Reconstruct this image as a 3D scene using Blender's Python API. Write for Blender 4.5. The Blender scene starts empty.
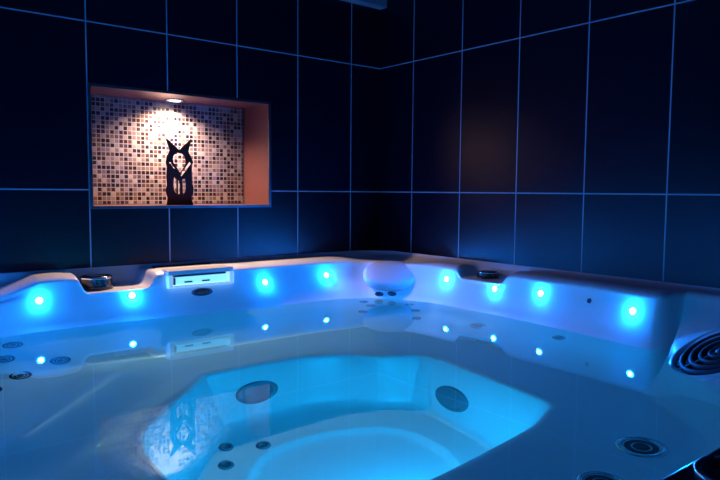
import bpy, bmesh, math, random
from mathutils import Vector, Matrix
from mathutils.bvhtree import BVHTree
random.seed(7)
C = bpy.context.scene.collection
V = Vector
PI = math.pi

# ------------------------------------------------------------------ helpers
def link(o, parent=None):
    C.objects.link(o)
    if parent is not None:
        o.parent = parent
    return o

def mesh_obj(name, bm, mat, parent=None, smooth=False):
    me = bpy.data.meshes.new(name)
    bm.normal_update()
    bm.to_mesh(me); bm.free()
    if smooth:
        for p in me.polygons: p.use_smooth = True
    if mat: me.materials.append(mat)
    return link(bpy.data.objects.new(name, me), parent)

def empty(name, loc=(0, 0, 0)):
    o = bpy.data.objects.new(name, None); o.location = loc
    o.empty_display_size = .05
    return link(o)

def tag(o, label=None, cat=None, group=None, kind=None):
    if label: o['label'] = label
    if cat: o['category'] = cat
    if group: o['group'] = group
    if kind: o['kind'] = kind
    return o

def add_box(bm, lo, hi, M=None):
    vs = []
    for z in (lo[2], hi[2]):
        for x, y in ((lo[0], lo[1]), (hi[0], lo[1]), (hi[0], hi[1]), (lo[0], hi[1])):
            p = V((x, y, z))
            vs.append(bm.verts.new(M @ p if M else p))
    for f in ((3, 2, 1, 0), (4, 5, 6, 7), (0, 1, 5, 4), (1, 2, 6, 5), (2, 3, 7, 6), (3, 0, 4, 7)):
        bm.faces.new([vs[i] for i in f])

def add_lathe(bm, prof, M=None, n=32, sx=1.0, sy=1.0):
    """prof: list of (radius, height); closes on the axis where radius is 0"""
    rings = []
    for r, h in prof:
        if r <= 1e-6:
            p = V((0, 0, h)); rings.append([bm.verts.new(M @ p if M else p)])
        else:
            ring = []
            for i in range(n):
                a = 2 * PI * i / n
                p = V((r * sx * math.cos(a), r * sy * math.sin(a), h))
                ring.append(bm.verts.new(M @ p if M else p))
            rings.append(ring)
    for a, b in zip(rings, rings[1:]):
        for i in range(n):
            j = (i + 1) % n
            if len(a) == 1 and len(b) == 1: continue
            if len(a) == 1: bm.faces.new((a[0], b[i], b[j]))
            elif len(b) == 1: bm.faces.new((a[i], a[j], b[0]))
            else: bm.faces.new((a[i], a[j], b[j], b[i]))
    return rings

def frame_at(loc, normal, up=V((0, 0, 1))):
    """matrix whose z is the normal, y as near to up as it gets"""
    n = V(normal).normalized()
    x = up.cross(n)
    if x.length < 1e-4: x = V((1, 0, 0))
    x.normalize(); y = n.cross(x)
    M = Matrix((x, y, n)).transposed().to_4x4()
    M.translation = V(loc)
    return M

def bevel_mod(o, w=.002, seg=2):
    m = o.modifiers.new('bevel', 'BEVEL'); m.width = w; m.segments = seg; m.limit_method = 'ANGLE'
    m.angle_limit = math.radians(40)
    return o

# ------------------------------------------------------------------ materials
def new_mat(name):
    m = bpy.data.materials.new(name); m.use_nodes = True
    nt = m.node_tree
    return m, nt, nt.nodes.get('Principled BSDF'), nt.nodes.get('Material Output')

def simple(name, col, rough=.5, metal=0, coat=0, ior=1.5, emit=None, strength=0, noise=0, nscale=30, bump=0):
    m, nt, b, out = new_mat(name)
    b.inputs['Base Color'].default_value = (*col, 1)
    b.inputs['Roughness'].default_value = rough
    b.inputs['Metallic'].default_value = metal
    b.inputs['Coat Weight'].default_value = coat
    b.inputs['IOR'].default_value = ior
    if emit:
        b.inputs['Emission Color'].default_value = (*emit, 1)
        b.inputs['Emission Strength'].default_value = strength
    if noise or bump:
        tc = nt.nodes.new('ShaderNodeTexCoord')
        nz = nt.nodes.new('ShaderNodeTexNoise'); nz.inputs['Scale'].default_value = nscale
        nz.inputs['Detail'].default_value = 5
        nt.links.new(tc.outputs['Object'], nz.inputs['Vector'])
        if noise:
            mx = nt.nodes.new('ShaderNodeMix'); mx.data_type = 'RGBA'
            mx.inputs[6].default_value = (*[c * (1 - noise) for c in col], 1)
            mx.inputs[7].default_value = (*[min(1, c * (1 + noise)) for c in col], 1)
            nt.links.new(nz.outputs['Fac'], mx.inputs[0])
            nt.links.new(mx.outputs[2], b.inputs['Base Color'])
        if bump:
            bp = nt.nodes.new('ShaderNodeBump'); bp.inputs['Strength'].default_value = bump
            bp.inputs['Distance'].default_value = .002
            nt.links.new(nz.outputs['Fac'], bp.inputs['Height'])
            nt.links.new(bp.outputs['Normal'], b.inputs['Normal'])
    return m

def math_node(nt, op, a, b=None, c=None):
    n = nt.nodes.new('ShaderNodeMath'); n.operation = op
    for i, v in enumerate((a, b, c)):
        if v is None: continue
        if hasattr(v, 'links'): nt.links.new(v, n.inputs[i])
        else: n.inputs[i].default_value = v
    return n.outputs[0]

def tile_mat(name, axis, off, W=.3, H=.6, g=.0044):
    """large upright dark tiles, light grout; seams at axis = -off - k*W and z = k*H"""
    m, nt, b, out = new_mat(name)
    tc = nt.nodes.new('ShaderNodeTexCoord'); sep = nt.nodes.new('ShaderNodeSeparateXYZ')
    nt.links.new(tc.outputs['Object'], sep.inputs[0])
    u = math_node(nt, 'DIVIDE', math_node(nt, 'ADD', sep.outputs[axis], off), W)
    v = math_node(nt, 'DIVIDE', sep.outputs[2], H)
    def dist(s, size):
        p = math_node(nt, 'PINGPONG', s, .5)
        return math_node(nt, 'MULTIPLY', p, size)
    d = math_node(nt, 'MINIMUM', dist(u, W), dist(v, H))
    ramp = nt.nodes.new('ShaderNodeMapRange')
    ramp.inputs[1].default_value = g / 2 - .0006; ramp.inputs[2].default_value = g / 2 + .0006
    nt.links.new(d, ramp.inputs[0])
    tile = ramp.outputs[0]                                   # 0 in grout, 1 on tile
    comb = nt.nodes.new('ShaderNodeCombineXYZ')
    nt.links.new(math_node(nt, 'FLOOR', u), comb.inputs[0]); nt.links.new(math_node(nt, 'FLOOR', v), comb.inputs[1])
    wn = nt.nodes.new('ShaderNodeTexWhiteNoise'); nt.links.new(comb.outputs[0], wn.inputs['Vector'])
    nz = nt.nodes.new('ShaderNodeTexNoise'); nz.inputs['Scale'].default_value = 9; nz.inputs['Detail'].default_value = 6
    nt.links.new(tc.outputs['Object'], nz.inputs['Vector'])
    f = math_node(nt, 'MULTIPLY_ADD', wn.outputs[0], .5, math_node(nt, 'MULTIPLY', nz.outputs['Fac'], .5))
    c1 = nt.nodes.new('ShaderNodeMix'); c1.data_type = 'RGBA'
    c1.inputs[6].default_value = (.0010, .0012, .0080, 1); c1.inputs[7].default_value = (.0020, .0024, .0125, 1)
    nt.links.new(f, c1.inputs[0])
    c2 = nt.nodes.new('ShaderNodeMix'); c2.data_type = 'RGBA'
    c2.inputs[6].default_value = (.42, .44, .50, 1); b.inputs['Specular IOR Level'].default_value = .35
    nt.links.new(c1.outputs[2], c2.inputs[7]); nt.links.new(tile, c2.inputs[0])
    nt.links.new(c2.outputs[2], b.inputs['Base Color'])
    r = nt.nodes.new('ShaderNodeMapRange'); r.inputs[3].default_value = .8; r.inputs[4].default_value = .33
    nt.links.new(tile, r.inputs[0]); nt.links.new(r.outputs[0], b.inputs['Roughness'])
    bp = nt.nodes.new('ShaderNodeBump'); bp.inputs['Strength'].default_value = .5; bp.inputs['Distance'].default_value = .0015
    hh = math_node(nt, 'MULTIPLY_ADD', nz.outputs['Fac'], .12, tile)
    nt.links.new(hh, bp.inputs['Height']); nt.links.new(bp.outputs['Normal'], b.inputs['Normal'])
    return m

def mosaic_mat():
    m, nt, b, out = new_mat('glass_mosaic')
    P = .0178
    tc = nt.nodes.new('ShaderNodeTexCoord'); sep = nt.nodes.new('ShaderNodeSeparateXYZ')
    nt.links.new(tc.outputs['Object'], sep.inputs[0])
    u = math_node(nt, 'DIVIDE', sep.outputs[0], P); v = math_node(nt, 'DIVIDE', sep.outputs[2], P)
    d = math_node(nt, 'MINIMUM', math_node(nt, 'PINGPONG', u, .5), math_node(nt, 'PINGPONG', v, .5))
    mr = nt.nodes.new('ShaderNodeMapRange'); mr.inputs[1].default_value = .07; mr.inputs[2].default_value = .12
    nt.links.new(d, mr.inputs[0])
    comb = nt.nodes.new('ShaderNodeCombineXYZ')
    nt.links.new(math_node(nt, 'FLOOR', u), comb.inputs[0]); nt.links.new(math_node(nt, 'FLOOR', v), comb.inputs[1])
    wn = nt.nodes.new('ShaderNodeTexWhiteNoise'); nt.links.new(comb.outputs[0], wn.inputs['Vector'])
    cr = nt.nodes.new('ShaderNodeValToRGB'); cr.color_ramp.interpolation = 'CONSTANT'
    stops = [(0, (.006, .004, .010)), (.13, (.028, .011, .012)), (.25, (.010, .010, .026)), (.34, (.10, .05, .045)),
             (.46, (.17, .13, .14)), (.60, (.26, .21, .205)), (.74, (.14, .095, .07)), (.83, (.36, .31, .29)), (.93, (.055, .037, .05))]
    e = cr.color_ramp.elements
    e[0].position = 0; e[0].color = (*stops[0][1], 1)
    e[1].position = stops[1][0]; e[1].color = (*stops[1][1], 1)
    for p, c in stops[2:]:
        n = e.new(p); n.color = (*c, 1)
    nt.links.new(wn.outputs[0], cr.inputs[0])
    mx = nt.nodes.new('ShaderNodeMix'); mx.data_type = 'RGBA'
    mx.inputs[6].default_value = (.36, .32, .32, 1)
    nt.links.new(mr.outputs[0], mx.inputs[0]); nt.links.new(cr.outputs[0], mx.inputs[7])
    nt.links.new(mx.outputs[2], b.inputs['Base Color'])
    b.inputs['Roughness'].default_value = .35
    bp = nt.nodes.new('ShaderNodeBump'); bp.inputs['Strength'].default_value = .4; bp.inputs['Distance'].default_value = .001
    nt.links.new(mr.outputs[0], bp.inputs['Height']); nt.links.new(bp.outputs['Normal'], b.inputs['Normal'])
    return m

def water_mat():
    m, nt, b, out = new_mat('clear_water')
    nt.nodes.remove(b)
    g = nt.nodes.new('ShaderNodeBsdfGlass'); g.inputs['IOR'].default_value = 1.33
    g.inputs['Roughness'].default_value = 0; g.inputs['Color'].default_value = (.55, .97, .97, 1)
    nt.links.new(g.outputs[0], out.inputs['Surface'])
    return m

M = {}
M['tile_left'] = tile_mat('dark_wall_tile_left', 0, .1769)
M['tile_right'] = tile_mat('dark_wall_tile_right', 1, .2386)
M['mosaic'] = mosaic_mat()
M['reveal'] = simple('niche_reveal_tile', (.15, .055, .048), .38, noise=.18, nscale=14, bump=.1)
M['trim'] = simple('brushed_trim', (.32, .32, .34), .3, metal=1, noise=.1, nscale=80)
M['soffit'] = simple('painted_boxing', (.26, .27, .30), .5, noise=.04, nscale=20)
M['plaster'] = simple('dark_plaster', (.05, .052, .06), .7, noise=.1, nscale=12)
M['floor'] = tile_mat('dark_floor_tile', 0, .0)
M['acrylic'] = simple('white_acrylic', (.80, .80, .80), .34, coat=.15, noise=.015, nscale=6)
M['cream'] = simple('cream_plastic', (.78, .74, .70), .25, coat=.3, noise=.02, nscale=20)
M['lit_cream'] = simple('cream_plastic_painted_glow', (.80, .78, .76), .25, coat=.3, emit=(.45, .78, 1), strength=.42)  # emission stands in for inner light showing through the frame
M['pillow'] = simple('grey_foam_pillow', (.58, .58, .62), .55, noise=.05, nscale=120, bump=.1)
M['black'] = simple('black_plastic', (.012, .012, .016), .22, coat=.4, noise=.1, nscale=40)
M['grey_plastic'] = simple('dark_grey_plastic', (.05, .055, .07), .3, noise=.1, nscale=40)
M['chrome'] = simple('chrome', (.75, .76, .78), .12, metal=1, noise=.03, nscale=60)
M['jetface'] = simple('dark_jet_face', (.06, .065, .08), .3, noise=.1, nscale=60)
M['foot_jet'] = simple('blue_grey_plastic', (.20, .22, .26), .4, noise=.1, nscale=40)
M['groove'] = simple('grille_bars', (.025, .03, .045), .55, noise=.1, nscale=50)
M['cabinet'] = simple('cabinet_panel', (.06, .055, .05), .5, noise=.2, nscale=8)
M['bronze'] = simple('dark_wood_sculpture', (.045, .018, .015), .42, noise=.35, nscale=25, bump=.2)
M['led'] = simple('led_dome', (.8, .85, 1), .3, emit=(.004, .18, 1), strength=2150)
M['lens'] = simple('led_halo_ring', (.5, .6, .9), .2, emit=(.04, .30, 1), strength=4)  # dim emissive ring imitating the glow halo around each LED
M['wf_light'] = simple('lit_waterfall_window', (.7, .85, .9), .2, emit=(.26, .74, 1), strength=1.0, noise=.1, nscale=25)
M['lamp_glass'] = simple('warm_lamp_glass', (1, .9, .8), .3, emit=(1, .78, .52), strength=14)
M['under_glass'] = simple('underwater_lamp_glass', (.6, .8, 1), .3, emit=(.0, .5, 1), strength=3)
M['water'] = water_mat()

# ------------------------------------------------------------------ the room
RX0, RY0, RZ = -3.7, -3.9, 2.45      # room reaches from (RX0, RY0) to the tiled corner at (0, 0)
def structure(name, bm, mat, parent=None):
    o = mesh_obj(name, bm, mat, parent)
    if parent is None: o['kind'] = 'structure'
    return o

bm = bmesh.new(); add_box(bm, (RX0 - .15, RY0 - .15, -.12), (.15, .3, 0)); structure('floor', bm, M['floor'])
bm = bmesh.new(); add_box(bm, (RX0 - .15, RY0 - .15, RZ), (.15, .3, RZ + .12)); structure('ceiling', bm, M['soffit'])
bm = bmesh.new(); add_box(bm, (0, RY0, 0), (.15, 0, RZ)); structure('wall_right', bm, M['tile_right'])
bm = bmesh.new(); add_box(bm, (RX0 - .15, RY0 - .15, 0), (.15, RY0, RZ)); structure('wall_front', bm, M['plaster'])
bm = bmesh.new(); add_box(bm, (RX0 - .15, RY0, 0), (RX0, 0, RZ)); structure('wall_side', bm, M['plaster'])

# left wall with the niche opening, 0.3 thick
NX0, NX1, NZ0, NZ1, ND = -1.372, -.620, 1.134, 1.580, .225
bm = bmesh.new()
def ring_wall(bm, y):
    outer = [bm.verts.new((x, y, z)) for x, z in ((RX0 - .15, 0), (.15, 0), (.15, RZ), (RX0 - .15, RZ))]
    inner = [bm.verts.new((x, y, z)) for x, z in ((NX0, NZ0), (NX1, NZ0), (NX1, NZ1), (NX0, NZ1))]
    return outer, inner
fo, fi = ring_wall(bm, 0); bo, bi = ring_wall(bm, .3)
for i in range(4):
    j = (i + 1) % 4
    bm.faces.new((fo[i], fo[j], fi[j], fi[i]))
    bm.faces.new((bo[j], bo[i], bi[i], bi[j]))
    bm.faces.new((fo[j], fo[i], bo[i], bo[j]))
    bm.faces.new((fi[i], fi[j], bi[j], bi[i]))
bmesh.ops.recalc_face_normals(bm, faces=bm.faces)
wall_left = structure('wall_left', bm, M['tile_left'])

def wall_part(name, boxes, mat):
    b = bmesh.new()
    for lo, hi in boxes: add_box(b, lo, hi)
    return mesh_obj(name, b, mat, wall_left)
T = .006
wall_part('niche_reveal', [((NX0, .002, NZ0), (NX0 + T, ND, NZ1)), ((NX1 - T, .002, NZ0), (NX1, ND, NZ1)),
                           ((NX0 + T, .002, NZ1 - T), (NX1 - T, ND, NZ1)), ((NX0 + T, .002, NZ0), (NX1 - T, ND, NZ0 + T))], M['reveal'])
wall_part('mosaic_panel', [((NX0 + .0005, ND, NZ0 + .0005), (NX1 - .0005, ND + .012, NZ1 - .0005))], M['mosaic'])
t = .004
tr = wall_part('niche_edge_trim', [((NX0 - t, -.003, NZ0 - t), (NX0 + T + .001, .004, NZ1 + t)), ((NX1 - T - .001, -.003, NZ0 - t), (NX1 + t, .004, NZ1 + t)),
                              ((NX0 + T, -.003, NZ1 - T), (NX1 - T, .004, NZ1 + t)), ((NX0 + T, -.003, NZ0 - t), (NX1 - T, .004, NZ0 + T + .001))], M['trim'])
g = .002
wall_part('corner_bead', [((NX1 - T - g - .003, ND - .004, NZ0 + T), (NX1 - T, ND, NZ1 - T)), ((NX0 + T, ND - .004, NZ0 + T), (NX1 - T, ND, NZ0 + T + .003)),
                          ((NX0 + T, ND - .004, NZ1 - T - .003), (NX1 - T, ND, NZ1 - T))], M['trim'])
bm = bmesh.new(); add_box(bm, (RX0, -.05, 2.080), (0, 0, 2.22)); s = structure('trim_1', bm, M['soffit']); bevel_mod(s, .004)

# ------------------------------------------------------------------ niche lamp
lx, ly = -.985, .150
lamp = empty('niche_downlight', (lx, ly, NZ1 - T))
tag(lamp, 'small round recessed spotlight glowing in the top of the wall niche', 'light')
b = bmesh.new(); add_lathe(b, [(.026, 0), (.040, 0), (.041, -.003), (.036, -.006), (.028, -.005), (.026, 0)])
mesh_obj('bezel', b, M['chrome'], lamp, True)
b = bmesh.new(); add_lathe(b, [(0, -.003), (.020, -.004), (.027, -.001), (.027, 0)])
mesh_obj('bulb', b, M['lamp_glass'], lamp, True)
def spot(name, loc, target, energy, col, angle, blend=.6, radius=.02, parent=None, caustic=False):
    l = bpy.data.lights.new(name, 'SPOT'); l.energy = energy; l.color = col
    l.spot_size = math.radians(angle); l.spot_blend = blend; l.shadow_soft_size = radius
    o = bpy.data.objects.new(name, l); link(o)
    o.location = loc
    o.rotation_euler = (V(target) - V(loc)).to_track_quat('-Z', 'Y').to_euler()
    if parent:
        o.parent = parent; o.matrix_parent_inverse = Matrix.Translation(parent.location).inverted()
    if caustic: l.cycles.is_caustics_light = True
    return o
spot('spot_beam', (lx, ly, NZ1 - T - .012), (lx - .01, ly + .012, 1.1), 48, (1, .66, .50), 150, 1.0, .015, lamp, caustic=True)

# ------------------------------------------------------------------ sculpture standing in the niche
def flat_shape(name, outer, holes, depth, mat, bevel=.002):
    cu = bpy.data.curves.new(name, 'CURVE'); cu.dimensions = '2D'; cu.fill_mode = 'BOTH'
    for pts in [outer] + holes:
        sp = cu.splines.new('POLY'); sp.points.add(len(pts) - 1); sp.use_cyclic_u = True
        for q, (x, y) in zip(sp.points, pts): q.co = (x, y, 0, 1)
    cu.extrude = depth / 2 - bevel; cu.bevel_depth = bevel; cu.bevel_resolution = 2; cu.offset = -bevel
    tmp = bpy.data.objects.new('tmp', cu); C.objects.link(tmp)
    dg = bpy.context.evaluated_depsgraph_get()
    me = bpy.data.meshes.new_from_object(tmp.evaluated_get(dg))
    bpy.data.objects.remove(tmp)
    me.name = name
    me.materials.clear(); me.materials.append(mat)
    o = bpy.data.objects.new(name, me); link(o)
    return o
K = .2785 / 410.0
def sc(pts): return [((x - 129) * K, (432 - y) * K) for x, y in pts]
outer = sc([(46, 432), (54, 388), (44, 362), (42, 335), (50, 315), (46, 260), (50, 205), (44, 178), (48, 148), (68, 108), (66, 90),
            (40, 20), (66, 40), (100, 72), (128, 96), (160, 66), (204, 26), (196, 70), (186, 108), (206, 148), (216, 172), (206, 188), (206, 300),
            (216, 330), (214, 355), (200, 388), (213, 432)])
h1 = sc([(90, 148), (98, 128), (120, 116), (142, 119), (158, 134), (166, 160), (166, 186), (148, 214), (132, 236), (114, 206), (96, 180), (88, 166)])
h1b = sc([(192, 170), (200, 180), (176, 212), (140, 258), (132, 248), (160, 210)])
h1c = sc([(66, 174), (74, 174), (100, 210), (94, 212)])
h2 = sc([(96, 262), (108, 276), (108, 362), (96, 346), (90, 310)])
h3 = sc([(119, 282), (129, 286), (129, 366), (119, 366)])
h4 = sc([(146, 280), (160, 264), (166, 300), (164, 346), (148, 374)])
st = flat_shape('sculpture', outer, [h1, h1b, h1c, h2, h3, h4], .018, M['bronze'])
st.rotation_euler = (PI / 2, 0, -.38); st.scale = (.95, 1, 1); st.location = (-.985, .112, NZ0 + T)
tag(st, 'dark abstract horned sculpture with pierced openings standing in the lit wall niche', 'sculpture')

# ------------------------------------------------------------------ hot tub
TX0, TY0 = -2.28, -2.32                     # outer corner of the tub opposite the tiled corner
ZW = .743
tub = empty('hot_tub', (-1.14, -1.16, 0))
tag(tub, 'white moulded corner hot tub with small blue lights around its rim', 'hot tub')
def tub_part(name, bm, mat, parent=None, smooth=False):
    o = mesh_obj(name, bm, mat, None, smooth)
    p = parent or tub
    o.parent = p
    o.matrix_parent_inverse = Matrix.Translation(tub.location).inverted() if p is tub else Matrix.Identity(4)
    return o

# stations go round the tub from the back-left corner; per station one point on each key ring:
# (rim outer, rim inner edge, waterline, seat back foot, seat edge over the footwell, footwell floor, floor recess)
G = .004
def S(ro, ri, wl, sb, fe, ff, fr): return (ro, ri, wl, sb, fe, ff, fr)
main = [
 S((-2.00, -G), (-1.97, -.19), (-1.95, -.27), (-1.84, -.46), (-1.52, -.95), (-1.45, -.96), (-1.33, -1.07)),
 S((-1.72, -G), (-1.71, -.178), (-1.70, -.22), (-1.66, -.42), (-1.42, -.85), (-1.36, -.89), (-1.28, -1.01)),
 S((-1.47, -G), (-1.47, -.178), (-1.46, -.20), (-1.45, -.42), (-1.35, -.785), (-1.31, -.835), (-1.23, -.97)),
 S((-1.20, -G), (-1.20, -.178), (-1.20, -.215), (-1.20, -.43), (-1.265, -.695), (-1.235, -.765), (-1.17, -.95)),
 S((-.95, -G), (-.95, -.178), (-.95, -.24), (-.96, -.45), (-1.06, -.70), (-1.07, -.77), (-1.09, -.95)),
 S((-.70, -G), (-.70, -.178), (-.71, -.25), (-.74, -.46), (-.91, -.715), (-.95, -.79), (-1.00, -.965)),
 S((-.45, -G), (-.45, -.178), (-.47, -.255), (-.54, -.50), (-.80, -.77), (-.85, -.84), (-.92, -1.00)),
 S((-.12, -G), (-.265, -.225), (-.32, -.31), (-.44, -.58), (-.71, -.865), (-.77, -.92), (-.86, -1.04)),
 S((-G, -.12), (-.205, -.32), (-.25, -.395), (-.385, -.68), (-.60, -.935), (-.69, -.985), (-.82, -1.09)),
 S((-G, -.48), (-.150, -.52), (-.18, -.57), (-.355, -.80), (-.582, -1.00), (-.67, -1.04), (-.80, -1.15)),
 S((-G, -.75), (-.152, -.75), (-.178, -.78), (-.35, -.93), (-.59, -1.085), (-.67, -1.10), (-.80, -1.20)),
 S((-G, -1.00), (-.152, -1.00), (-.185, -1.02), (-.35, -1.10), (-.60, -1.18), (-.675, -1.18), (-.80, -1.25)),
 S((-G, -1.25), (-.160, -1.25), (-.205, -1.26), (-.355, -1.28), (-.612, -1.32), (-.68, -1.29), (-.82, -1.30)),
 S((-G, -1.47), (-.182, -1.495), (-.240, -1.505), (-.375, -1.47), (-.63, -1.445), (-.70, -1.38), (-.84, -1.35)),
 S((-G, -1.51), (-.182, -1.53), (-.238, -1.55), (-.38, -1.545), (-.64, -1.47), (-.71, -1.405), (-.86, -1.37)),
 S((-G, -1.535), (-.075, -1.548), (-.105, -1.568), (-.375, -1.58), (-.655, -1.485), (-.73, -1.42), (-.87, -1.39)),
 S((-G, -1.555), (-.100, -1.565), (-.255, -1.582), (-.40, -1.60), (-.68, -1.49), (-.75, -1.43), (-.89, -1.40)),
 S((-G, -1.60), (-.090, -1.60), (-.285, -1.605), (-.42, -1.63), (-.70, -1.50), (-.78, -1.44), (-.92, -1.42)),
 S((-G, -1.85), (-.14, -1.80), (-.38, -1.705), (-.47, -1.70), (-.76, -1.52), (-.83, -1.46), (-.95, -1.44)),
 S((-G, -2.10), (-.30, -2.00), (-.51, -1.85), (-.56, -1.83), (-.83, -1.53), (-.88, -1.47), (-.99, -1.45)),
 S((-.30, TY0), (-.60, -2.12), (-.72, -2.00), (-.80, -1.93), (-.95, -1.54), (-.98, -1.48), (-1.03, -1.46)),
 S((-.90, TY0), (-1.00, -2.135), (-1.02, -2.05), (-1.05, -1.93), (-1.12, -1.55), (-1.11, -1.48), (-1.09, -1.46)),
 S((-1.35, TY0), (-1.38, -2.135), (-1.38, -2.05), (-1.35, -1.93), (-1.28, -1.55), (-1.25, -1.48), (-1.18, -1.45)),
 S((-1.75, TY0), (-1.72, -2.135), (-1.70, -2.05), (-1.62, -1.92), (-1.43, -1.54), (-1.38, -1.47), (-1.27, -1.42)),
 S((-2.18, TY0), (-2.02, -2.10), (-1.94, -1.98), (-1.82, -1.80), (-1.53, -1.48), (-1.47, -1.42), (-1.33, -1.37)),
 S((TX0, -2.22), (-2.09, -1.98), (-2.01, -1.88), (-1.87, -1.70), (-1.57, -1.40), (-1.51, -1.35), (-1.36, -1.32)),
 S((TX0, -1.70), (-2.09, -1.65), (-2.04, -1.60), (-1.90, -1.50), (-1.59, -1.30), (-1.53, -1.26), (-1.38, -1.26)),
 S((TX0, -1.20), (-2.09, -1.20), (-2.04, -1.20), (-1.90, -1.20), (-1.59, -1.18), (-1.53, -1.17), (-1.385, -1.20)),
 S((TX0, -.75), (-2.09, -.75), (-2.04, -.78), (-1.90, -.85), (-1.585, -1.08), (-1.52, -1.08), (-1.375, -1.14)),
 S((TX0, -.25), (-2.06, -.32), (-2.01, -.42), (-1.88, -.60), (-1.56, -1.00), (-1.49, -1.01), (-1.35, -1.10)),
 S((-2.20, -G), (-2.02, -.24), (-1.98, -.33), (-1.86, -.50), (-1.54, -.97), (-1.47, -.98), (-1.34, -1.08)),
]
SEAT, FLOOR = .45, .10
NM = len(main)
def lerp2(a, b, f): return (a[0] + (b[0] - a[0]) * f, a[1] + (b[1] - a[1]) * f)
def station(s):
    i = int(math.floor(s)) % NM; f = s - math.floor(s); j = (i + 1) % NM
    return tuple(lerp2(main[i][k], main[j][k], f) for k in range(7))
def sm(x, a, b):
    f = max(0, min(1, (x - a) / (b - a))); return f * f * (3 - 2 * f)
# station parameters: finer where the rim has cut-outs
extra_x = [-1.60, -1.53, -1.485, -1.466, -1.45, -1.43, -1.36, -1.29, -1.235, -1.22, -1.205, -1.19]      # dial shelf, back side
extra_y = [-.61, -.65, -.665, -.69, -.72, -.82, -.89, -.91, -.925, -.95]                                      # dial shelf, right side
params = [float(i) for i in range(NM)]
for x in extra_x:
    for i in range(0, 6):
        a, c = main[i][0][0], main[i + 1][0][0]
        if a <= x < c: params.append(i + (x - a) / (c - a))
for y in extra_y:
    for i in range(9, 14):
        a, c = main[i][0][1], main[i + 1][0][1]
        if a >= y > c: params.append(i + (y - a) / (c - a))
for i in range(NM):
    if i not in (13, 14, 15, 16): params.append(i + .5)
for c_ in (3, 8): params += [c_ - .14, c_ + .14]
params = sorted(set(round(p, 4) for p in params))
def clean(ps):
    out = [ps[0]]
    for p in ps[1:]:
        if p - out[-1] > .02: out.append(p)
    return out
params = clean(params)
rows = []
for s_ in params:
    ro, ri, wl, sb, fe, ff, fr = station(s_)
    x, y = ro
    back = s_ < 7; right = 9 <= s_ < 14; tower = 16 <= s_ <= 19.2; corner = 6.6 < s_ < 8.6
    rz = .905
    if back and x < -1.45: rz = .905 + .012 * math.exp(-((x + 1.55) / .08) ** 2) - .05 * sm(-x, 1.58, 1.80)
    if corner: rz = .895
    p = []
    def add(a, z): p.append((a[0], a[1], z))
    shelf = 0
    if back: shelf = sm(x, -1.462, -1.452) * (1 - sm(x, -1.232, -1.200))
    shelf2 = 0
    if right: shelf2 = sm(-y, .650, .685) * (1 - sm(-y, .905, .930))
    sh = max(shelf, shelf2 * .8)
    def mixz(z, z2): return z + (z2 - z) * sh
    add(ro, .916); add(lerp2(ro, ri, .03), rz + .004)
    if corner:
        add(lerp2(ro, ri, .25), .878); add(lerp2(ro, ri, .6), .872); add(lerp2(ro, ri, .85), .895); add(lerp2(ro, ri, 1.0), .893)
        add(lerp2(ri, wl, .10), .880)
    else:
        add(lerp2(ro, ri, .20), mixz(rz - .006, .858)); add(lerp2(ro, ri, .55), mixz(rz + .004, .852))
        add(lerp2(ro, ri, .82), mixz(rz + .002, .852)); add(lerp2(ro, ri, 1.0 + .10 * sh), mixz(rz - .010, .851))
        add(lerp2(ri, wl, .06 + .06 * sh), mixz(rz - .028, .843))
    if tower:
        add(lerp2(ri, wl, .35), .830); add(lerp2(ri, wl, .65), .789); add(lerp2(ri, wl, .92), .752)
        add(lerp2(ri, wl, 1.04), .72); add(lerp2(wl, sb, .25), .64); add(lerp2(wl, sb, .6), .52)
    else:
        add(lerp2(ri, wl, .25), .845); add(lerp2(ri, wl, .40), .818); add(lerp2(ri, wl, .75), .776)
        add(lerp2(ri, wl, 1.0), .742); add(lerp2(wl, sb, .28), .66); add(lerp2(wl, sb, .62), .54)
    add(lerp2(wl, sb, .86), .478); add(sb, .452)
    add(lerp2(sb, fe, .18), SEAT - .004); add(lerp2(sb, fe, .5), SEAT - .006); add(lerp2(sb, fe, .84), SEAT)
    add(fe, SEAT - .002); add(lerp2(fe, ff, .18), SEAT - .03)
    add(lerp2(fe, ff, .6), .27); add(lerp2(fe, ff, .9), .14)
    add(lerp2(ff, fr, .12), FLOOR + .004); add(lerp2(ff, fr, .5), FLOOR); add(lerp2(ff, fr, .9), FLOOR)
    add(fr, FLOOR - .001); add(lerp2(fr, (-1.1, -1.2), .08), FLOOR - .018); add(lerp2(fr, (-1.1, -1.2), .4), FLOOR - .02)
    add(lerp2(fr, (-1.1, -1.2), .85), FLOOR - .02)
    rows.append([V(q) for q in p])
def chaikin(pts, closed):
    out = []
    n = len(pts)
    if not closed: out.append(pts[0].copy())
    for i in range(n if closed else n - 1):
        a, c = pts[i], pts[(i + 1) % n]
        out.append(a * .75 + c * .25); out.append(a * .25 + c * .75)
    if not closed: out.append(pts[-1].copy())
    return out
for _ in range(2): rows = [chaikin(r, False) for r in rows]
cols = list(zip(*rows))
for _ in range(2): cols = [chaikin(list(c), True) for c in cols]
NS = len(cols[0])
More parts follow.
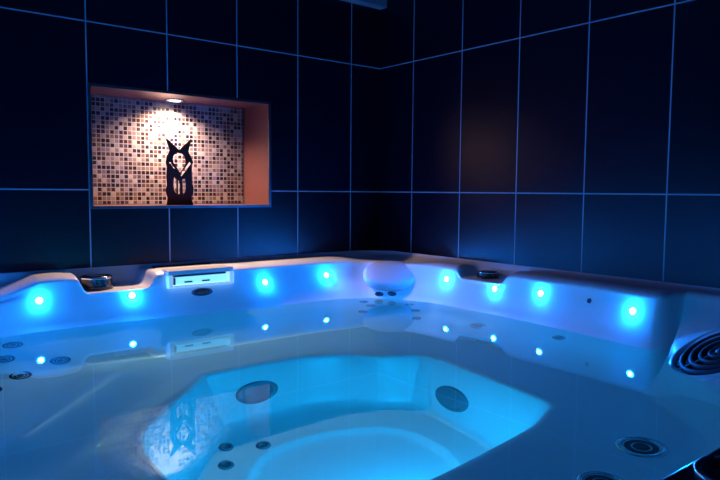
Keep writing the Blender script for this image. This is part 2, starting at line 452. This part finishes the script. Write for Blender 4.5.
# low rounded arm between the far-left seat and the back seat, and seat hollows
def seg_dist(px, py, a, c):
    ax, ay = a; cx_, cy_ = c
    dx, dy = cx_ - ax, cy_ - ay
    f = max(0, min(1, ((px - ax) * dx + (py - ay) * dy) / (dx * dx + dy * dy)))
    return math.hypot(px - ax - f * dx, py - ay - f * dy)
arms = [((-1.50, -.60), (-1.80, -.92), .07, .095), ((-.56, -.62), (-.60, -.78), .02, .06)]
for c in cols:
    for v in c:
        if .40 < v.z < .60:
            for a, e_, h, w in arms:
                d = seg_dist(v.x, v.y, a, e_)
                v.z += h * math.exp(-(d / w) ** 2) * (1 if v.z < .5 else (.6 - v.z) / .1)
bm = bmesh.new()
gv = [[bm.verts.new(v) for v in c] for c in cols]
for a, c in zip(gv, gv[1:]):
    for i in range(NS):
        j = (i + 1) % NS
        bm.faces.new((a[i], c[i], c[j], a[j]))
cen = bm.verts.new((-1.1, -1.2, FLOOR - .02))
for i in range(NS): bm.faces.new((gv[-1][i], cen, gv[-1][(i + 1) % NS]))
bmesh.ops.recalc_face_normals(bm, faces=bm.faces)
bm.faces.ensure_lookup_table()
bm.normal_update()
if sum(f.normal.z for f in bm.faces) < 0: bmesh.ops.reverse_faces(bm, faces=bm.faces)
bvh = BVHTree.FromBMesh(bm)
shell = tub_part('shell', bm, M['acrylic'], smooth=True)
def onshell(p):
    loc, n, i, d = bvh.find_nearest(V(p))
    if n.dot(V((-1.1, -1.2, 1.0)) - loc) < 0: n = -n
    return loc, n

# outer cabinet below the rim
bm = bmesh.new()
w = .02
for lo, hi in (((TX0, TY0, .04), (-.02, TY0 + w, .885)), ((TX0, TY0 + w, .04), (TX0 + w, -.02, .885)),
               ((-.02 - w, TY0 + w, .04), (-.02, -.02, .86)), ((TX0 + w, -.02 - w, .04), (-.02 - w, -.02, .83)),
               ((TX0, TY0, 0), (-.02, -.02, .04))):
    add_box(bm, lo, hi)
tub_part('cabinet', bm, M['cabinet'])

# rim lights
led_pts = [(-1.595, -.195, .842), (-1.295, -.195, .831), (-.764, -.20, .834), (-.462, -.20, .839),
           (-.163, -.625, .847), (-.163, -.878, .838), (-.167, -1.087, .848), (-.19, -1.445, .840)]
led_unseen = [(-1.90, -.19, .84), (-2.07, -.6, .84), (-2.07, -1.0, .84), (-2.07, -1.4, .84)]  # unseen rim lights beyond the view, added for their blue wash
for p in led_pts + led_unseen:
    loc, n = onshell(p)
    Mx = frame_at(loc, n)
    b = bmesh.new(); add_lathe(b, [(.0150, -.003), (.0150, .0008), (.0135, .0024), (.0105, .003), (.009, .002)], Mx, 24)  # added halo ring around the dome, glow put into its material
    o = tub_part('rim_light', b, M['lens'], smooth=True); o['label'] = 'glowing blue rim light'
    b = bmesh.new(); add_lathe(b, [(0, .0095), (.005, .0085), (.008, .006), (.0095, .003), (.0095, -.002)], Mx, 20)
    d = mesh_obj('dome', b, M['led'], None, True); d.parent = o

# jets
def jet(p, r, flat=False, sq=1.0, mat=None, normal=None, name='jet'):
    loc, n = onshell(p)
    Mx = frame_at(loc + n * .001, n) @ Matrix.Diagonal((1, sq, 1, 1))
    b = bmesh.new()
    add_lathe(b, [(r, -.004), (r, .002), (r * .93, .005), (r * .80, .006), (r * .74, .002), (r * .72, -.002)], Mx, 32)
    o = tub_part(name, b, mat or M['chrome'], smooth=True)
    b = bmesh.new()
    if flat: add_lathe(b, [(r * .78, .004), (r * .6, .007), (r * .4, .009), (0, .0095)], Mx, 24)
    else: add_lathe(b, [(r * .73, -.002), (r * .55, .001), (r * .34, -.002), (r * .30, .004), (r * .22, .005), (0, .001)], Mx, 24)
    d = mesh_obj('nozzle', b, M['foot_jet'] if flat else M['jetface'], None, True); d.parent = o
    return o
for p in [(-.36, -.33, .685), (-.345, -.36, .62), (-.42, -.40, .57), (-.245, -.50, .685), (-.26, -.56, .62), (-.33, -.62, .56),
          (-.285, -.345, .763), (-.245, -.385, .763)]:
    jet(p, .019, mat=M['grey_plastic'], sq=.5 if p[2] > ZW else 1.0)
jet((-.27, -.88, .60), .038)
for p in [(-1.69, -.28, .67), (-1.73, -.32, .56), (-1.70, -.42, .46), (-1.58, -.37, .50), (-1.79, -.50, .45)]:
    jet(p, .030, mat=M['grey_plastic'])
jet((-.24, -1.22, .66), .026)
for p in [(-1.11, -.77, .26), (-.67, -1.12, .23)]:
    jet(p, .072, flat=True, mat=M['foot_jet'], name='foot_jet')
jet((-.70, -1.75, .45), .056, name='suction_cover')
jet((-.91, -1.78, .45), .05, name='suction_cover')
for p in [(-1.28, -.87, .10), (-1.32, -.95, .10), (-1.19, -.92, .10)]:
    loc, n = onshell(p)
    b = bmesh.new(); add_lathe(b, [(0, .004), (.014, .004), (.021, .002), (.022, -.002)], frame_at(loc, n), 20)
    tub_part('air_injector', b, M['foot_jet'], smooth=True)
loc, n = onshell((-.17, -1.283, .848))
b = bmesh.new(); add_lathe(b, [(0, .002), (.005, .003), (.008, .002), (.009, -.002)], frame_at(loc, n), 16)
tub_part('sensor_button', b, M['grey_plastic'], smooth=True)

# head pillow in the far corner
def superdisc(bm, Mx, rx, ry, th, n=48, k=8, e=2.3):
    prof = [(1.0, -th * .5), (1.03, -th * .2), (1.02, th * .15), (.96, th * .36), (.86, th * .46), (.6, th * .55), (.3, th * .59)]
    rings = []
    for r, h in prof:
        ring = []
        for i in range(n):
            a = 2 * PI * i / n; c, s = math.cos(a), math.sin(a)
            x = rx * r * math.copysign(abs(c) ** (2 / e), c); y = ry * r * math.copysign(abs(s) ** (2 / e), s)
            ring.append(bm.verts.new(Mx @ V((x, y, h))))
        rings.append(ring)
    for a, c in zip(rings, rings[1:]):
        for i in range(n):
            j = (i + 1) % n; bm.faces.new((a[i], a[j], c[j], c[i]))
    top = bm.verts.new(Mx @ V((0, 0, th * .6)))
    bot = bm.verts.new(Mx @ V((0, 0, -th * .5)))
    for i in range(n):
        j = (i + 1) % n
        bm.faces.new((rings[-1][i], rings[-1][j], top)); bm.faces.new((rings[0][j], rings[0][i], bot))
b = bmesh.new()
superdisc(b, frame_at((-.238, -.366, .842), V((-.56, -.60, .78))), .116, .068, .046)
o = tub_part('pillow', b, M['pillow'], smooth=True); o['label'] = 'oval grey head pillow'

# control dials
def dial(loc, r, h, tilt=V((0, 0, 1)), label=None):
    Mx = frame_at(loc, tilt, V((0, 1, 0)))
    b = bmesh.new()
    add_lathe(b, [(r * 1.06, 0), (r * 1.08, h * .25), (r, h * .3), (r, h * .82), (r * .93, h * .9), (r * .70, h * .9), (r * .66, h * .72), (r * .3, h * .66), (0, h * .66)], Mx, 40)
    o = tub_part('control_dial', b, M['black'], smooth=False)
    if label: o['label'] = label
    b = bmesh.new()
    add_lathe(b, [(r * 1.0, h * .82), (r * 1.02, h * .90), (r * .97, h * 1.0), (r * .88, h * .98), (r * .86, h * .88)], Mx, 40)
    d = mesh_obj('rim_ring', b, M['chrome'], None, True); d.parent = o
    b = bmesh.new(); add_box(b, (-r * .62, -r * .13, h * .66), (r * .62, r * .13, h * 1.0), Mx)
    d = mesh_obj('grip', b, M['black'], None); d.parent = o
    bevel_mod(d, .003)
dial((-1.390, -.100, .852), .054, .046)
dial((-.080, -.775, .866), .042, .022)
dial((-1.395, -2.222, .911), .052, .018)
bm = bmesh.new(); add_box(bm, (-1.75, -2.29, .890), (-.95, -2.150, .911)); o = tub_part('rim_shade_plate', bm, M['black']); bevel_mod(o, .004)  # black plate added to darken the front rim

# waterfall spout on the back rim
wf = empty('waterfall_spout', (-.995, -.09, .862))
wf.parent = tub; wf.matrix_parent_inverse = Matrix.Translation(tub.location).inverted()
wf['label'] = 'cream framed lit waterfall outlet'
def wfp(name, boxes, mat, bev=.003):
    b = bmesh.new()
    for lo, hi in boxes: add_box(b, lo, hi)
    o = mesh_obj(name, b, mat, None)
    o.parent = wf; o.matrix_parent_inverse = Matrix.Translation((-.995, -.09, .862)).inverted()
    bevel_mod(o, bev); return o
wfp('top_cover', [((-1.168, -.205, .890), (-.906, -.07, .908))], M['cream'])
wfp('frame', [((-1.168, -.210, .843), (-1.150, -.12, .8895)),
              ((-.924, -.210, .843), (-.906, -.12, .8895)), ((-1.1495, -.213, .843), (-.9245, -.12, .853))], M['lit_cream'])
wfp('light_window', [((-1.142, -.201, .8535), (-.932, -.15, .882))], M['wf_light'], .001)
wfp('slot', [((-1.165, -.062, .902), (-.935, -.040, .912))], M['grey_plastic'], .002)
wfp('lip', [((-1.149, -.2065, .8835), (-.94, -.17, .8895))], M['grey_plastic'], .001)
wfp('nozzle', [((-1.1485, -.212, .856), (-1.143, -.19, .882))], M['grey_plastic'], .001)
for nx in (-1.09, -1.02): wfp('nozzle', [((nx - .016, -.2035, .860), (nx + .016, -.2015, .866))], M['grey_plastic'], .0005)
loc, n = onshell((-1.035, -.21, .824))
b = bmesh.new(); add_lathe(b, [(0, .006), (.030, .0055), (.042, .002), (.043, -.003)], frame_at(loc, n), 32, 1.0, .36)
tub_part('oval_cap', b, M['grey_plastic'], smooth=True)

# filter housing grille in the near-right corner
A = V((-.27, -1.58, .743)); B_ = V((-.49, -1.83, .743))
tt = (B_ - A).normalized(); oo = V((-tt.y, tt.x, 0))
if oo.x < 0: oo = -oo
gp, gn = onshell(A + tt * .155 + oo * .080 + V((0, 0, .06)))
gm = frame_at(gp + gn * .004, gn)
R = .125
b = bmesh.new(); add_lathe(b, [(R * 1.10, -.012), (R * 1.09, .004), (R * 1.04, .008), (R * .98, .006), (R * .96, -.002)], gm, 56)
grille = tub_part('filter_grille', b, M['acrylic'], smooth=True)
b = bmesh.new(); add_lathe(b, [(R * .97, -.002), (0, -.002)], gm, 56)
d = mesh_obj('well', b, M['black'], None); d.parent = grille
for r in (.82, .62, .42, .22):
    b = bmesh.new(); a = .045
    add_lathe(b, [(R * (r - a), -.002), (R * (r - a), .004), (R * (r - a * .4), .006), (R * (r + a * .4), .006), (R * (r + a), .004), (R * (r + a), -.002)], gm, 56)
    d = mesh_obj('ring', b, M['groove'], None, True); d.parent = grille
for k in range(3):
    b = bmesh.new(); add_box(b, (-R * .03, R * .1, -.002), (R * .03, R * .96, .0045), gm @ Matrix.Rotation(PI * 2 / 3 * k + .9, 4, 'Z'))
    d = mesh_obj('spoke', b, M['groove'], None); d.parent = grille
b = bmesh.new(); add_lathe(b, [(R * .12, -.002), (R * .12, .006), (0, .008)], gm, 24)
d = mesh_obj('hub', b, M['groove'], None, True); d.parent = grille

# underwater lamp on the front wall of the footwell
def point(name, loc, energy, col, radius):
    l = bpy.data.lights.new(name, 'POINT'); l.energy = energy; l.color = col; l.shadow_soft_size = radius
    o = bpy.data.objects.new(name, l); link(o); o.location = loc
    o.parent = tub; o.matrix_parent_inverse = Matrix.Translation(tub.location).inverted()
    return o
for p, r, e in (((-1.10, -1.50, .22), .060, 7),):
    loc, n = onshell(p)
    lm = frame_at(loc, n)
    b = bmesh.new(); add_lathe(b, [(r * 1.1, -.004), (r * 1.1, .004), (r * .92, .008), (r * .84, .004)], lm, 32)
    ul = tub_part('underwater_lamp', b, M['chrome'], smooth=True)
    b = bmesh.new(); add_lathe(b, [(r * .85, .003), (r * .6, .008), (0, .010)], lm, 32)
    d = mesh_obj('lens', b, M['under_glass'], None, True); d.parent = ul
    point('underwater_glow', loc + n * .035, e, (.0, .40, .95), .02).data.cycles.is_caustics_light = True

# ------------------------------------------------------------------ water
bm = bmesh.new()
def water_ring(z):
    out = []
    for i in range(NM):
        ri, wl = V(main[i][1]), V(main[i][2])
        d = wl + (ri - wl) * .35
        out.append(bm.verts.new((d.x, d.y, z)))
    return out
# every face keeps its own corners so that smooth shading leaves the surface exactly level
t_ = water_ring(ZW); bm.faces.new(t_)
b2 = water_ring(.055); bm.faces.new(list(reversed(b2)))
t3, b3 = water_ring(ZW), water_ring(.055)
for i in range(NM):
    j = (i + 1) % NM; bm.faces.new((t3[j], t3[i], b3[i], b3[j]))
bm.normal_update()
bm.faces.ensure_lookup_table()
if bm.faces[0].normal.z < 0: bmesh.ops.reverse_faces(bm, faces=bm.faces)
water = mesh_obj('water', bm, M['water'], smooth=True)
tag(water, 'still clear turquoise water filling the hot tub', 'water')
water.cycles.is_caustics_caster = True
for o_ in (shell, wall_left, bpy.data.objects['wall_right'], bpy.data.objects['pillow'], bpy.data.objects['frame']): o_.cycles.is_caustics_receiver = True

# ------------------------------------------------------------------ world, camera, output look
w = bpy.data.worlds.new('night'); bpy.context.scene.world = w; w.use_nodes = True
w.node_tree.nodes['Background'].inputs[0].default_value = (.1, .2, .5, 1)
w.node_tree.nodes['Background'].inputs[1].default_value = .0

f, pitch, roll, yaw = 648.25, -.0749, .0078, .6737
cx, cy, cz = -2.0812, -2.4613, 1.2020
F = V((math.sin(yaw) * math.cos(pitch), math.cos(yaw) * math.cos(pitch), math.sin(pitch)))
R0 = V((math.cos(yaw), -math.sin(yaw), 0)); U0 = R0.cross(F)
Rr = R0 * math.cos(roll) + U0 * math.sin(roll); Uu = U0 * math.cos(roll) - R0 * math.sin(roll)
cam = bpy.data.cameras.new('camera'); cam.sensor_width = 36; cam.lens = f / 720 * 36; cam.clip_start = .02
co = bpy.data.objects.new('camera', cam); link(co)
mw = Matrix((Rr, Uu, -F)).transposed().to_4x4(); mw.translation = V((cx, cy, cz))
co.matrix_world = mw
sc_ = bpy.context.scene
sc_.camera = co
sc_.view_settings.view_transform = 'Standard'; sc_.view_settings.look = 'None'
sc_.view_settings.exposure = 0; sc_.view_settings.gamma = 1
sc_.cycles.use_denoising = True; sc_.cycles.use_adaptive_sampling = False
sc_.cycles.max_bounces = 14; sc_.cycles.diffuse_bounces = 6; sc_.cycles.glossy_bounces = 6; sc_.cycles.transmission_bounces = 10
sc_.cycles.sample_clamp_indirect = 6
sc_.cycles.caustics_reflective = True; sc_.cycles.caustics_refractive = True
